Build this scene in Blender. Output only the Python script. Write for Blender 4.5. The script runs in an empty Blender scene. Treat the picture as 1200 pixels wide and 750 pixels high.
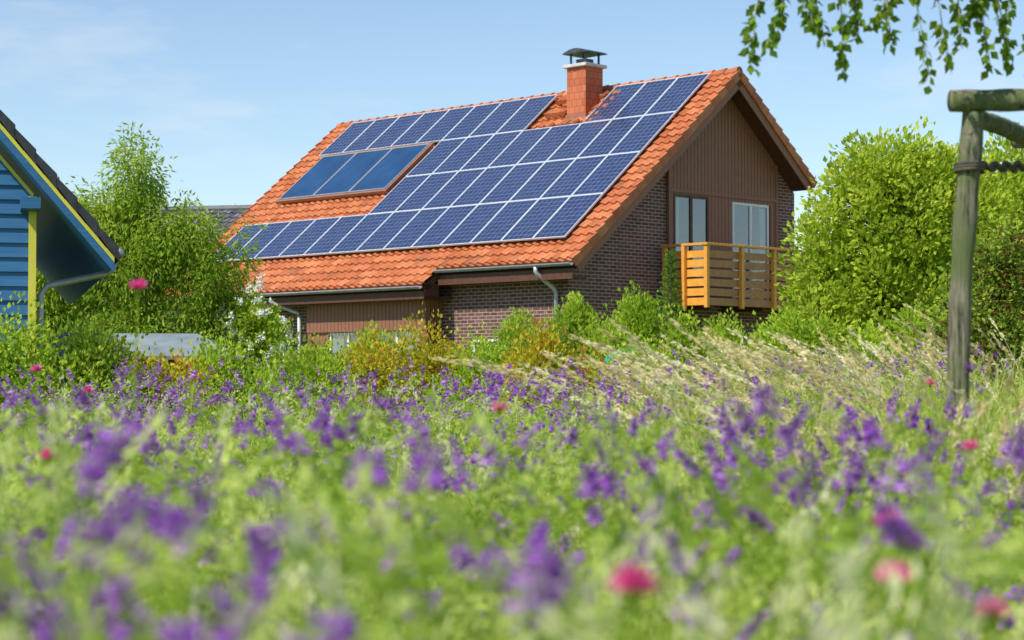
import bpy, math, numpy as np
from mathutils import Vector, Matrix
rng = np.random.default_rng(11)
scene = bpy.context.scene
COL = scene.collection
scene.view_settings.view_transform = 'Standard'
scene.view_settings.look = 'None'
scene.view_settings.exposure = 0

# ------------------------------------------------------------ materials
def nmat(name):
    m = bpy.data.materials.new(name); m.use_nodes = True
    nt = m.node_tree; nt.nodes.clear()
    out = nt.nodes.new('ShaderNodeOutputMaterial')
    return m, nt, out
def ramp(nt, fac, stops):
    r = nt.nodes.new('ShaderNodeValToRGB')
    el = r.color_ramp.elements
    while len(el) < len(stops): el.new(0.5)
    for e, (p, c) in zip(el, stops):
        e.position = p; e.color = (c[0], c[1], c[2], 1)
    nt.links.new(fac, r.inputs[0]); return r.outputs[0]
def noise(nt, scale, detail=4, coord='Object', rough=.55, stretch=None):
    tc = nt.nodes.new('ShaderNodeTexCoord')
    n = nt.nodes.new('ShaderNodeTexNoise')
    n.inputs['Scale'].default_value = scale; n.inputs['Detail'].default_value = detail
    n.inputs['Roughness'].default_value = rough
    src = tc.outputs[coord]
    if stretch:
        mp = nt.nodes.new('ShaderNodeMapping'); mp.inputs['Scale'].default_value = stretch
        nt.links.new(src, mp.inputs[0]); src = mp.outputs[0]
    nt.links.new(src, n.inputs['Vector']); return n.outputs[0]
def math_n(nt, op, a, b=None):
    m = nt.nodes.new('ShaderNodeMath'); m.operation = op
    for i, v in enumerate((a, b)):
        if v is None: continue
        if isinstance(v, (int, float)): m.inputs[i].default_value = v
        else: nt.links.new(v, m.inputs[i])
    return m.outputs[0]
def mixc(nt, fac, a, b, mode='MIX'):
    m = nt.nodes.new('ShaderNodeMix'); m.data_type = 'RGBA'; m.blend_type = mode
    if isinstance(fac, (int, float)): m.inputs[0].default_value = fac
    else: nt.links.new(fac, m.inputs[0])
    for i, v in ((6, a), (7, b)):
        if isinstance(v, tuple): m.inputs[i].default_value = (v[0], v[1], v[2], 1)
        else: nt.links.new(v, m.inputs[i])
    return m.outputs[2]
def bump(nt, h, strength, dist=.01):
    b = nt.nodes.new('ShaderNodeBump'); b.inputs['Strength'].default_value = strength
    b.inputs['Distance'].default_value = dist
    nt.links.new(h, b.inputs['Height']); return b.outputs[0]
def principled(nt, out, color, rough=.6, metal=0, spec=.5, normal=None):
    p = nt.nodes.new('ShaderNodeBsdfPrincipled')
    if isinstance(color, tuple): p.inputs['Base Color'].default_value = (*color, 1)
    else: nt.links.new(color, p.inputs['Base Color'])
    p.inputs['Roughness'].default_value = rough; p.inputs['Metallic'].default_value = metal
    p.inputs['Specular IOR Level'].default_value = spec
    if normal is not None: nt.links.new(normal, p.inputs['Normal'])
    nt.links.new(p.outputs[0], out.inputs[0]); return p
def mottled(name, c1, c2, scale=6, rough=.6, metal=0, stretch=None, bs=.2, spec=.4):
    m, nt, out = nmat(name)
    n = noise(nt, scale, 5, stretch=stretch)
    col = ramp(nt, n, [(.3, c1), (.7, c2)])
    principled(nt, out, col, rough, metal, spec, bump(nt, n, bs))
    return m
def leafmat(name, stops, trans=.4, big=.0):
    m, nt, out = nmat(name)
    a = nt.nodes.new('ShaderNodeAttribute'); a.attribute_name = 'rnd'
    col = ramp(nt, a.outputs['Fac'], stops)
    d = nt.nodes.new('ShaderNodeBsdfDiffuse'); t = nt.nodes.new('ShaderNodeBsdfTranslucent')
    nt.links.new(col, d.inputs[0])
    tcol = mixc(nt, .35, col, (.75, .85, .08)) if big == 0 else col
    nt.links.new(tcol, t.inputs[0])
    mx = nt.nodes.new('ShaderNodeMixShader'); mx.inputs[0].default_value = trans
    nt.links.new(d.outputs[0], mx.inputs[1]); nt.links.new(t.outputs[0], mx.inputs[2])
    nt.links.new(mx.outputs[0], out.inputs[0]); return m

def brickmat(name, c1, c2, mortar, bw, rh, ms, rough=.8):
    m, nt, out = nmat(name)
    uv = nt.nodes.new('ShaderNodeUVMap')
    b = nt.nodes.new('ShaderNodeTexBrick')
    b.inputs['Scale'].default_value = 1
    b.inputs['Brick Width'].default_value = bw; b.inputs['Row Height'].default_value = rh
    b.inputs['Mortar Size'].default_value = ms; b.inputs['Mortar Smooth'].default_value = .15
    b.inputs['Color1'].default_value = (*c1, 1); b.inputs['Color2'].default_value = (*c2, 1)
    b.inputs['Mortar'].default_value = (*mortar, 1); b.inputs['Bias'].default_value = 0
    nt.links.new(uv.outputs[0], b.inputs['Vector'])
    n = noise(nt, 1.3, 5)
    col = mixc(nt, .5, b.outputs['Color'], ramp(nt, n, [(.3, (.55, .55, .55)), (.75, (1, .95, .9))]), 'MULTIPLY')
    inv = math_n(nt, 'SUBTRACT', 1.0, b.outputs['Fac'])
    principled(nt, out, col, rough, 0, .3, bump(nt, inv, .5, .01)); return m

M = {}
M['brick'] = brickmat('brick', (.13, .052, .046), (.235, .105, .088), (.50, .43, .38), .24, .078, .008)
M['chimney'] = brickmat('chimney_tile', (.54, .14, .06), (.64, .20, .09), (.25, .09, .06), .17, .17, .006)
M['clad'] = mottled('brown_cladding', (.23, .095, .052), (.33, .145, .085), 9, .55, stretch=(6, 6, .6))
M['darkwood'] = mottled('dark_brown_wood', (.08, .032, .018), (.13, .055, .032), 9, .6)
M['orangewood'] = mottled('orange_wood', (.74, .31, .04), (.88, .42, .07), 5, .5)
M['slatwood'] = mottled('shaded_slats', (.38, .165, .05), (.52, .24, .07), 8, .5)  # darker copy of the balcony wood, shade of the front face in its colour
M['zinc'] = mottled('zinc', (.30, .31, .32), (.44, .45, .46), 5, .4, .5)
M['pipe'] = mottled('pale_zinc_pipe', (.46, .48, .49), (.60, .62, .63), 5, .4, .2)
M['white'] = mottled('white_frame', (.72, .72, .70), (.82, .82, .8), 3, .4)
M['concrete'] = mottled('concrete', (.5, .47, .42), (.66, .63, .58), 8, .8)
M['blackmetal'] = mottled('sooty_metal', (.05, .052, .055), (.13, .135, .14), 9, .4, .5)
M['curtain'] = mottled('curtain', (.36, .42, .40), (.58, .62, .56), 4, .9, stretch=(14, 14, .3))
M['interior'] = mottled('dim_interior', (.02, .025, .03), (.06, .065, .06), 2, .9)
M['blueboard'] = mottled('blue_paint', (.025, .12, .27), (.04, .165, .34), 4, .5, stretch=(.6, .6, 8))
M['bluedark'] = mottled('blue_trim', (.035, .15, .31), (.05, .19, .38), 4, .5)
M['yellow'] = mottled('yellow_trim', (.66, .60, .06), (.78, .70, .10), 4, .5)
M['darktile'] = mottled('anthracite_tile', (.02, .022, .027), (.05, .053, .06), 8, .45)
M['felt'] = mottled('roof_felt', (.17, .21, .22), (.28, .33, .34), 3, .8)
M['shedwood'] = mottled('grey_shed_wood', (.16, .13, .1), (.28, .24, .19), 6, .8)
M['render'] = mottled('pale_render', (.5, .47, .42), (.6, .57, .5), 3, .9)
M['tarp'] = mottled('teal_tarp', (.015, .26, .17), (.03, .40, .28), 3, .45, bs=.6)
M['bark'] = mottled('bark', (.09, .07, .05), (.22, .18, .14), 14, .9, stretch=(1, 1, .3), bs=.8)
M['birchbark'] = mottled('birch_bark', (.12, .10, .08), (.62, .6, .56), 9, .8, stretch=(.6, .6, 3), bs=.4)
M['rope'] = mottled('tie_band', (.05, .045, .035), (.13, .11, .08), 30, .9)
M['collframe'] = mottled('grey_collector_frame', (.34, .35, .37), (.44, .45, .47), 5, .4, .3)

def glassmat():
    m, nt, out = nmat('window_glass')
    t = nt.nodes.new('ShaderNodeBsdfTransparent'); t.inputs[0].default_value = (.75, .82, .85, 1)
    g = nt.nodes.new('ShaderNodeBsdfGlossy'); g.inputs['Roughness'].default_value = .03
    mx = nt.nodes.new('ShaderNodeMixShader'); mx.inputs[0].default_value = .16
    nt.links.new(t.outputs[0], mx.inputs[1]); nt.links.new(g.outputs[0], mx.inputs[2])
    nt.links.new(mx.outputs[0], out.inputs[0]); return m
M['glass'] = glassmat()

def postmat():
    m, nt, out = nmat('weathered_post')
    n = noise(nt, 16, 8, stretch=(3, 3, .25), rough=.7); n2 = noise(nt, 6, 7, rough=.65)
    c = ramp(nt, n, [(.38, (.04, .037, .027)), (.47, (.21, .19, .125)), (.66, (.46, .41, .29))])
    c = mixc(nt, ramp(nt, n2, [(.44, (0, 0, 0)), (.56, (.75, .75, .75))]), c, (.16, .21, .07))
    principled(nt, out, c, .9, 0, .15, bump(nt, n, 1, .03)); return m
M['post'] = postmat()

def tilemat(name, stops):
    m, nt, out = nmat(name)
    a = nt.nodes.new('ShaderNodeAttribute'); a.attribute_name = 'rnd'
    c = ramp(nt, a.outputs['Fac'], stops)
    n = noise(nt, 3.0, 7, rough=.7)
    c = mixc(nt, .55, c, ramp(nt, n, [(.34, (.56, .52, .48)), (.56, (1, 1, 1))]), 'MULTIPLY')
    principled(nt, out, c, .6, 0, .3); return m
M['tile'] = tilemat('clay_tile', [(0, (.46, .135, .05)), (.5, (.56, .18, .068)), (.9, (.63, .235, .098)), (1, (.34, .115, .055))])
M['greytile'] = tilemat('grey_tile', [(0, (.10, .10, .11)), (1, (.2, .2, .21))])

def panelmat():
    m, nt, out = nmat('solar_cells')
    tc = nt.nodes.new('ShaderNodeTexCoord'); sx = nt.nodes.new('ShaderNodeSeparateXYZ')
    nt.links.new(tc.outputs['Object'], sx.inputs[0])
    def line(src, pitch, off, w):
        v = math_n(nt, 'DIVIDE', math_n(nt, 'SUBTRACT', src, off), pitch)
        f = math_n(nt, 'FRACT', v)
        d = math_n(nt, 'ABSOLUTE', math_n(nt, 'SUBTRACT', f, .5))
        return math_n(nt, 'GREATER_THAN', d, .5 - w)
    lx = line(sx.outputs[0], .153, .023, .022); ly = line(sx.outputs[1], .156, .023, .022)
    grid = math_n(nt, 'MAXIMUM', lx, ly)
    vx = math_n(nt, 'FLOOR', math_n(nt, 'DIVIDE', math_n(nt, 'SUBTRACT', sx.outputs[0], .023), .153))
    vy = math_n(nt, 'FLOOR', math_n(nt, 'DIVIDE', math_n(nt, 'SUBTRACT', sx.outputs[1], .023), .156))
    cb = nt.nodes.new('ShaderNodeCombineXYZ'); nt.links.new(vx, cb.inputs[0]); nt.links.new(vy, cb.inputs[1])
    oi = nt.nodes.new('ShaderNodeObjectInfo'); nt.links.new(math_n(nt, 'MULTIPLY', oi.outputs['Random'], 40), cb.inputs[2])
    wn = nt.nodes.new('ShaderNodeTexWhiteNoise'); nt.links.new(cb.outputs[0], wn.inputs['Vector'])
    cell = ramp(nt, wn.outputs['Value'], [(0, (.022, .038, .10)), (1, (.028, .048, .125))])
    c = mixc(nt, math_n(nt, 'MULTIPLY', grid, .75), cell, (.36, .42, .52))
    principled(nt, out, c, .12, 0, .42)
    return m
M['cells'] = panelmat()
M['alu'] = mottled('aluminium_frame', (.66, .68, .70), (.76, .78, .80), 4, .4, 0, bs=0)
def collmat():
    m, nt, out = nmat('collector_absorber')
    tc = nt.nodes.new('ShaderNodeTexCoord'); sx = nt.nodes.new('ShaderNodeSeparateXYZ')
    nt.links.new(tc.outputs['Object'], sx.inputs[0])
    f = math_n(nt, 'FRACT', math_n(nt, 'DIVIDE', sx.outputs[0], .12))
    d = math_n(nt, 'GREATER_THAN', f, .93)
    n = noise(nt, 1.1, 3)
    c = ramp(nt, n, [(.3, (.010, .04, .11)), (.7, (.022, .08, .19))])
    c = mixc(nt, math_n(nt, 'MULTIPLY', d, .4), c, (.06, .16, .32))
    principled(nt, out, c, .15, 0, .45)
    return m
M['collector'] = collmat()
M['flash'] = mottled('brown_flashing', (.26, .12, .07), (.34, .16, .10), 5, .5)

def groundmat():
    m, nt, out = nmat('ground_grass')
    n = noise(nt, .9, 8); n2 = noise(nt, .05, 4)
    c = ramp(nt, n, [(.3, (.08, .13, .02)), (.5, (.14, .2, .04)), (.75, (.24, .26, .08))])
    c = mixc(nt, .5, c, ramp(nt, n2, [(.3, (.10, .15, .04)), (.7, (.18, .22, .06))]))
    principled(nt, out, c, .95, 0, .1, bump(nt, n, .6, .05)); return m
M['ground'] = groundmat()

L = {}
L['grass'] = leafmat('grass_blades', [(0, (.15, .25, .02)), (.4, (.40, .50, .06)), (.75, (.70, .74, .20)), (1, (.88, .84, .46))], .45)
L['meadowleaf'] = leafmat('meadow_leaves', [(0, (.08, .18, .02)), (.5, (.32, .46, .06)), (1, (.70, .77, .24))], .45)
L['palegrass'] = leafmat('pale_grass_heads', [(0, (.56, .62, .22)), (.5, (.74, .77, .36)), (1, (.88, .84, .56))], .45, big=1)
L['straw'] = leafmat('straw', [(0, (.54, .44, .17)), (.5, (.78, .66, .32)), (1, (.92, .84, .55))], .4, big=1)
L['willow'] = leafmat('willow_leaves', [(0, (.10, .20, .02)), (.5, (.28, .42, .04)), (1, (.54, .64, .10))], .45)
L['maple'] = leafmat('maple_leaves', [(0, (.12, .22, .015)), (.5, (.40, .52, .04)), (1, (.70, .75, .12))], .45)
L['shrub'] = leafmat('shrub_leaves', [(0, (.12, .24, .02)), (.5, (.34, .50, .04)), (1, (.62, .72, .09))], .45)
L['dark'] = leafmat('dark_leaves', [(0, (.07, .13, .02)), (.6, (.18, .29, .03)), (1, (.34, .44, .07))], .4)
L['plum'] = leafmat('plum_leaves', [(0, (.16, .05, .035)), (.3, (.18, .08, .03)), (.38, (.17, .27, .03)), (1, (.46, .56, .08))], .4, big=1)
L['barberry'] = leafmat('barberry_leaves', [(0, (.18, .27, .02)), (.40, (.46, .50, .04)), (.75, (.72, .58, .05)), (.88, (.70, .30, .05)), (1, (.55, .17, .05))], .4, big=1)
L['conifer'] = leafmat('conifer_needles', [(0, (.08, .19, .03)), (1, (.26, .42, .08))], .2)
L['birch'] = leafmat('birch_leaves', [(0, (.04, .11, .012)), (.6, (.11, .21, .02)), (1, (.24, .36, .04))], .4)
L['purple'] = leafmat('purple_petals', [(0, (.24, .035, .40)), (.35, (.42, .11, .64)), (.7, (.62, .28, .80)), (1, (.84, .58, .90))], .45, big=1)
L['pink'] = leafmat('pink_petals', [(0, (.80, .05, .30)), (.6, (.95, .15, .48)), (1, (.95, .45, .68))], .35, big=1)
L['whitepetal'] = leafmat('white_petals', [(0, (.80, .80, .72)), (1, (.9, .9, .86))], .3, big=1)
L['wood'] = leafmat('woodland_leaves', [(0, (.10, .17, .03)), (1, (.28, .40, .09))], .3)

# ------------------------------------------------------------ helpers
def link(ob, parent=None):
    COL.objects.link(ob)
    if parent is not None: ob.parent = parent
    return ob
def meta(ob, label, category, group=None, kind=None):
    ob['label'] = label; ob['category'] = category
    if group: ob['group'] = group
    if kind: ob['kind'] = kind
    return ob
def empty(name, loc, rotz=0):
    e = bpy.data.objects.new(name, None); e.empty_display_size = .3
    e.location = loc; e.rotation_euler = (0, 0, rotz); COL.objects.link(e); return e

class Geo:
    def __init__(s): s.V = []; s.T = []; s.Mi = []; s.R = []; s.n = 0
    def add(s, V, T, m=0, r=.5):
        V = np.asarray(V, float).reshape(-1, 3); T = np.asarray(T, int).reshape(-1, 3)
        s.V.append(V); s.T.append(T + s.n); s.n += len(V)
        s.Mi.append(np.full(len(T), m) if np.isscalar(m) else m)
        s.R.append(np.full(len(V), r) if np.isscalar(r) else np.asarray(r))
    def arrays(s):
        return np.concatenate(s.V), np.concatenate(s.T), np.concatenate(s.Mi), np.concatenate(s.R)
    def mesh(s, name, mats, smooth=False):
        V, T, Mi, R = s.arrays()
        me = bpy.data.meshes.new(name)
        me.vertices.add(len(V)); me.vertices.foreach_set('co', V.astype(np.float32).ravel())
        me.loops.add(len(T) * 3); me.loops.foreach_set('vertex_index', T.astype(np.int32).ravel())
        me.polygons.add(len(T)); me.polygons.foreach_set('loop_start', np.arange(0, len(T) * 3, 3, dtype=np.int32))
        me.polygons.foreach_set('material_index', Mi.astype(np.int32))
        me.update(calc_edges=True)
        at = me.attributes.new('rnd', 'FLOAT', 'POINT'); at.data.foreach_set('value', R.astype(np.float32))
        for m in mats: me.materials.append(m)
        me.polygons.foreach_set('use_smooth', np.full(len(T), bool(smooth)))
        return me
def gobj(name, geo, mats, parent=None, smooth=False):
    ob = bpy.data.objects.new(name, geo.mesh(name, mats, smooth)); return link(ob, parent)

def nrm(a): return a / (np.linalg.norm(a, axis=-1, keepdims=True) + 1e-9)
def rdir(n): return nrm(rng.normal(size=(n, 3)))
def leaves(P, D, Ln, W, r, geo, m=0, fold=.2):
    n = len(P)
    Ln = np.broadcast_to(Ln, n)[:, None]; W = np.broadcast_to(W, n)[:, None]
    D = nrm(D); S = nrm(np.cross(D, rdir(n))); N = np.cross(S, D)
    V = np.empty((n, 4, 3)); V[:, 0] = P
    V[:, 1] = P + D * Ln * .45 + S * W / 2 + N * W * fold
    V[:, 2] = P + D * Ln; V[:, 3] = P + D * Ln * .45 - S * W / 2 + N * W * fold
    b = np.arange(n)[:, None] * 4
    T = np.concatenate([b + np.array([0, 1, 2]), b + np.array([0, 2, 3])], 0)
    geo.add(V, T, m, np.repeat(np.broadcast_to(r, n), 4))
def florets(P, D, Ln, W, r, geo, m=0):
    n = len(P); Ln = np.broadcast_to(Ln, n)[:, None]; W = np.broadcast_to(W, n)[:, None]
    D = nrm(D); S = nrm(np.cross(D, rdir(n))); N = np.cross(S, D)
    V = np.empty((n, 5, 3)); V[:, 0] = P; V[:, 4] = P + D * Ln
    for k in range(3):
        a = k * 2.0944
        V[:, 1 + k] = P + D * Ln * .62 + (S * math.cos(a) + N * math.sin(a)) * W / 2
    b = np.arange(n)[:, None] * 5
    T = np.concatenate([b + np.array(t) for t in ([0, 2, 1], [0, 3, 2], [0, 1, 3], [4, 1, 2], [4, 2, 3], [4, 3, 1])], 0)
    geo.add(V, T, m, np.repeat(np.broadcast_to(r, n), 5))
def tube(geo, pts, rad, sides=6, m=0, r=.5, cap=True):
    pts = np.asarray(pts, float); n = len(pts)
    rad = np.broadcast_to(rad, n)
    tan = nrm(np.gradient(pts, axis=0))
    ref = np.array([0, 0, 1.]) if abs(tan[:, 2]).mean() < .8 else np.array([1., 0, 0])
    A = nrm(np.cross(tan, ref)); B = np.cross(tan, A)
    ang = np.arange(sides) * 2 * math.pi / sides
    V = pts[:, None] + (A[:, None] * np.cos(ang)[None, :, None] + B[:, None] * np.sin(ang)[None, :, None]) * rad[:, None, None]
    V = V.reshape(-1, 3); T = []
    for i in range(n - 1):
        for k in range(sides):
            a = i * sides + k; b = i * sides + (k + 1) % sides; c = a + sides; d = b + sides
            T += [(a, b, d), (a, d, c)]
    if cap:
        V = np.vstack([V, pts[0], pts[-1]]); c0 = n * sides
        for k in range(sides):
            T += [(c0, (k + 1) % sides, k), (c0 + 1, (n - 1) * sides + k, (n - 1) * sides + (k + 1) % sides)]
    geo.add(V, T, m, r)
def blades(geo, P, H, W, lean, m=0, r=.5, az=None):
    n = len(P); th = rng.uniform(0, 2 * math.pi, n) if az is None else az
    d = np.stack([np.cos(th), np.sin(th), np.zeros(n)], 1)
    ph = rng.uniform(0, 2 * math.pi, n); sd = np.stack([np.cos(ph), np.sin(ph), np.zeros(n)], 1)
    V = np.empty((n, 9, 3)); ts = [0, .35, .62, .85, 1]
    for i, t in enumerate(ts):
        c = P + d * (lean * H * t ** 2.2)[:, None]; c[:, 2] += H * (t - .25 * lean * t ** 3)
        w = (W * (1 - t) ** .6)[:, None] / 2
        if i < 4: V[:, 2 * i] = c - sd * w; V[:, 2 * i + 1] = c + sd * w
        else: V[:, 8] = c
    b = np.arange(n)[:, None] * 9
    tt = []
    for i in range(3): tt += [(2 * i, 2 * i + 1, 2 * i + 3), (2 * i, 2 * i + 3, 2 * i + 2)]
    tt.append((6, 7, 8))
    T = np.concatenate([b + np.array(t) for t in tt], 0)
    geo.add(V, T, m, np.repeat(np.broadcast_to(r, n), 9))
    tip = V[:, 8]; return tip, V[:, 6], d

def box(x0, x1, y0, y1, z0, z1):
    v = [(x0, y0, z0), (x1, y0, z0), (x1, y1, z0), (x0, y1, z0), (x0, y0, z1), (x1, y0, z1), (x1, y1, z1), (x0, y1, z1)]
    f = [(0, 3, 2, 1), (4, 5, 6, 7), (0, 1, 5, 4), (1, 2, 6, 5), (2, 3, 7, 6), (3, 0, 4, 7)]
    return v, f
def prism(poly, ax, a0, a1):
    n = len(poly)
    if ax == 'x': v = [(a0, p[0], p[1]) for p in poly] + [(a1, p[0], p[1]) for p in poly]
    else: v = [(p[0], a0, p[1]) for p in poly] + [(p[0], a1, p[1]) for p in poly]
    f = [tuple(range(n))[::-1], tuple(range(n, 2 * n))] + [(i, (i + 1) % n, (i + 1) % n + n, i + n) for i in range(n)]
    return v, f
def mk(name, parts, mat, parent=None, bevel=0, smooth=False):
    V = []; F = []
    for v, f in parts:
        o = len(V); V += list(v); F += [tuple(i + o for i in q) for q in f]
    me = bpy.data.meshes.new(name); me.from_pydata([tuple(map(float, v)) for v in V], [], F)
    import bmesh
    bm = bmesh.new(); bm.from_mesh(me); bmesh.ops.recalc_face_normals(bm, faces=bm.faces); bm.to_mesh(me); bm.free()
    uvl = me.uv_layers.new(name='UVMap')
    for p in me.polygons:
        n = p.normal
        for li in p.loop_indices:
            c = me.vertices[me.loops[li].vertex_index].co
            if abs(n.z) > .8: uvl.data[li].uv = (c.x, c.y)
            elif abs(n.x) > abs(n.y): uvl.data[li].uv = (c.y, c.z)
            else: uvl.data[li].uv = (c.x, c.z)
    mats = mat if isinstance(mat, list) else [mat]
    for m in mats: me.materials.append(m)
    ob = bpy.data.objects.new(name, me); link(ob, parent)
    if bevel:
        b = ob.modifiers.new('bevel', 'BEVEL'); b.width = bevel; b.segments = 2; b.limit_method = 'ANGLE'
    return ob
def tubeobj(name, pts, rad, mat, parent=None, sides=10):
    g = Geo(); tube(g, pts, rad, sides); return gobj(name, g, [mat], parent, True)

def sst(a, b, x):
    t = np.clip((x - a) / (b - a), 0, 1); return t * t * (3 - 2 * t)
def gz(x, y):
    x = np.asarray(x, float); y = np.asarray(y, float)
    k = sst(4, 14, y) * (1 - sst(24, 36, y))
    return .16 * k + .20 * sst(0, 4, x) * k + .03 * np.sin(x * 1.3 + y * .7) * sst(1, 4, y) * (1 - sst(30, 60, y))

# ------------------------------------------------------------ ground
xs = np.concatenate([[-2500, -900, -300, -120, -60], np.arange(-40, 40.1, 1.0), [60, 120, 300, 900, 2500]])
ys = np.concatenate([[-400, -60, -20], np.arange(-8, 60.1, 1.0), [80, 140, 300, 900, 2500, 4000]])
X, Y = np.meshgrid(xs, ys); Z = gz(X, Y)
g = Geo(); nx = len(xs); ny = len(ys); T = []
for j in range(ny - 1):
    for i in range(nx - 1):
        a = j * nx + i; T += [(a, a + 1, a + nx + 1), (a, a + nx + 1, a + nx)]
g.add(np.stack([X, Y, Z], -1), T); ob = gobj('ground', g, [M['ground']], smooth=True)
meta(ob, 'grassy meadow ground stretching to the horizon', 'ground', kind='structure')

# ------------------------------------------------------------ main house
TH = math.radians(39.3); CT, ST = math.cos(TH), math.sin(TH)
RZ, RY = 8.30, 5.20
def sl(s, lift=0): return (RY - s * CT - ST * lift, RZ - s * ST + CT * lift)
def bk(s, lift=0): return (RY + s * CT + ST * lift, RZ - s * ST + CT * lift)
S1, S2, SB = 7.366, 7.95, 3.82
XR, XL, XS = .60, -13.70, -3.6
house = empty('house', (1.22, 42.78, 0), math.atan2(-.701, .713))
meta(house, 'brick house with orange tiled roof, blue solar panels and wooden balcony', 'house')

def ztop(y): return RZ - .22 - (RY - y) * ST / CT if y < RY else RZ - .22 - (y - RY) * ST / CT
gable = [(0, 0), (8.1, 0), (8.1, ztop(8.1)), (RY, ztop(RY)), (0, ztop(0))]
mk('wall', [prism(gable, 'x', -.3, 0), prism(gable, 'x', -13.2, -12.9),
            box(-12.9, -.3, 0, .3, 0, ztop(0)), box(-12.9, -.3, 7.8, 8.1, 0, ztop(8.0))], M['brick'], house)

def slab(x0, x1, f, s0, s1, t0, t1):
    p = [f(s0, t0), f(s1, t0), f(s1, t1), f(s0, t1)]
    return prism(p, 'x', x0, x1)
roof = mk('roof', [slab(XS, XR - .03, sl, 0, S1 - .03, -.06, -.2), slab(XL + .03, XS, sl, 0, S2 - .03, -.06, -.2),
                   slab(XL + .03, XR - .03, bk, 0, SB - .03, -.06, -.2)], M['darkwood'], house)
def tiles(x0, x1, f, s0, s1, geo, tw=.25, th=.29, amp=.034, step=.045):
    m = 8; nt_ = int(round((x1 - x0) / tw)); U = np.linspace(0, nt_, nt_ * m + 1); xx = x0 + U / nt_ * (x1 - x0)
    prof = amp * np.clip(np.cos(2 * np.pi * (U - .25)), -.35, 1)
    nr = int(math.ceil((s1 - s0) / th)); rows = []; rr = []
    for k in range(nr):
        a = s0 + k * th; b = min(a + th, s1)
        tr = rng.random(nt_ + 1)[np.minimum(U.astype(int), nt_)]
        jit = rng.normal(0, .003, nt_ + 1)[np.minimum(U.astype(int), nt_)]
        for s, l in ((a, 0), (b, step)):
            yy, zz = f(s, 0); ny_, nz_ = (f(s, 1)[0] - yy, f(s, 1)[1] - zz)
            h = prof + l + jit
            rows.append(np.stack([xx, yy + ny_ * h, zz + nz_ * h], 1)); rr.append(tr)
    yy, zz = f(s1, -.05); rows.append(np.stack([xx, xx * 0 + yy, xx * 0 + zz], 1)); rr.append(rr[-1])
    V = np.concatenate(rows); n = len(xx); R = len(rows)
    I = (np.arange(R - 1)[:, None] * n + np.arange(n - 1)[None]).ravel()
    T = np.concatenate([np.stack([I, I + 1, I + n + 1], 1), np.stack([I, I + n + 1, I + n], 1)])
    geo.add(V, T, 0, np.concatenate(rr))
g = Geo(); tiles(XS, XR, sl, .02, S1, g); tiles(XL, XS, sl, .02, S2, g); tiles(XL, XR, bk, .02, SB, g)
for i in range(40):
    x1 = XR - i * .37; x0 = max(x1 - .40, XL)
    if x1 <= XL + .05: break
    tube(g, [(x0, RY, RZ - .01), (x1, RY, RZ + .012)], [.105, .12], 10, 0, rng.random())
def verge(f, s1, x, geo):
    n = int(s1 / .335)
    for k in range(n + 1):
        a = k * .335; b = min(a + .35, s1)
        p = [f(a, .045), f(b, .095), f(b, -.12), f(a, -.12)]
        v = [(x - .02, q[0], q[1]) for q in p] + [(x + .025, q[0], q[1]) for q in p]
        geo.add(v, [(0, 1, 2), (0, 2, 3), (4, 6, 5), (4, 7, 6), (0, 4, 5), (0, 5, 1), (1, 5, 6), (1, 6, 2), (2, 6, 7), (2, 7, 3)], 0, rng.random() * .9)
verge(sl, S1, XR, g); verge(bk, SB, XR, g); verge(sl, S2, XL, g); verge(bk, SB, XL, g)
for k in range(46):
    xx = rng.uniform(-4.75, -2.75); ss = .25 + .30 * int(rng.integers(0, 5))
    if -4.05 < xx < -3.3 and ss < 1.3: continue
    ya, za = sl(ss, .075); yb, zb = sl(ss + .30, .125)
    tube(g, [(xx, ya, za), (xx + rng.normal(0, .02), yb, zb)], [.06, .075], 8, 0, rng.choice([.05, .5, .97]))
tl = gobj('roof_tiles', g, [M['tile']], roof)
def barge(f, s1, x0, x1, t0=-.05, t1=-.30): return prism([f(0, t0), f(s1, t0), f(s1, t1), f(0, t1)], 'x', x0, x1)
for q in (barge(sl, S1 - .05, XR - .05, XR - .022, -.125), barge(bk, SB - .03, XR - .05, XR - .022, -.125),
          barge(sl, S2 - .05, XL + .022, XL + .05, -.125), barge(bk, SB - .03, XL + .022, XL + .05, -.125)):
    mk('barge_board', [q], M['clad'], roof)
mk('soffit', [box(XS, XR - .06, -.43, -.01, 3.30, 3.34), box(XL + .1, XS, -.86, -.01, 2.98, 3.02),
              box(XS, XR - .06, -.47, -.435, 3.28, 3.50), box(XL + .1, XS - .005, -.90, -.865, 2.96, 3.14),
              box(XS - .03, XS, -.86, -.435, 2.98, 3.3)], M['darkwood'], roof)
def gutter(x0, x1, y, z, r=.065):
    g = Geo(); n = 10; V = []
    for x in (x0, x1):
        for k in range(n + 1):
            a = math.pi + math.pi * k / n
            V.append((x, y + r * math.cos(a), z + r * math.sin(a)))
        for k in range(n + 1):
            a = 2 * math.pi - math.pi * k / n
            V.append((x, y + (r - .008) * math.cos(a), z + (r - .008) * math.sin(a)))
    m = 2 * n + 2; T = []
    for k in range(m):
        a, b = k, (k + 1) % m; T += [(a, b, b + m), (a, b + m, a + m)]
    for k in range(n):
        for o in (0, m):
            T += [(o + k, o + k + 1, o + m - 2 - k), (o + k, o + m - 2 - k, o + m - 1 - k)]
    g.add(V, T); return g
y1, z1 = sl(S1, 0); y2, z2 = sl(S2, 0)
gobj('gutter', gutter(XS, XR, y1 - .06, z1 - .02), [M['zinc']], roof, True)
gobj('gutter', gutter(XL, XS - .01, y2 - .06, z2 - .02), [M['zinc']], roof, True)
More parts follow.
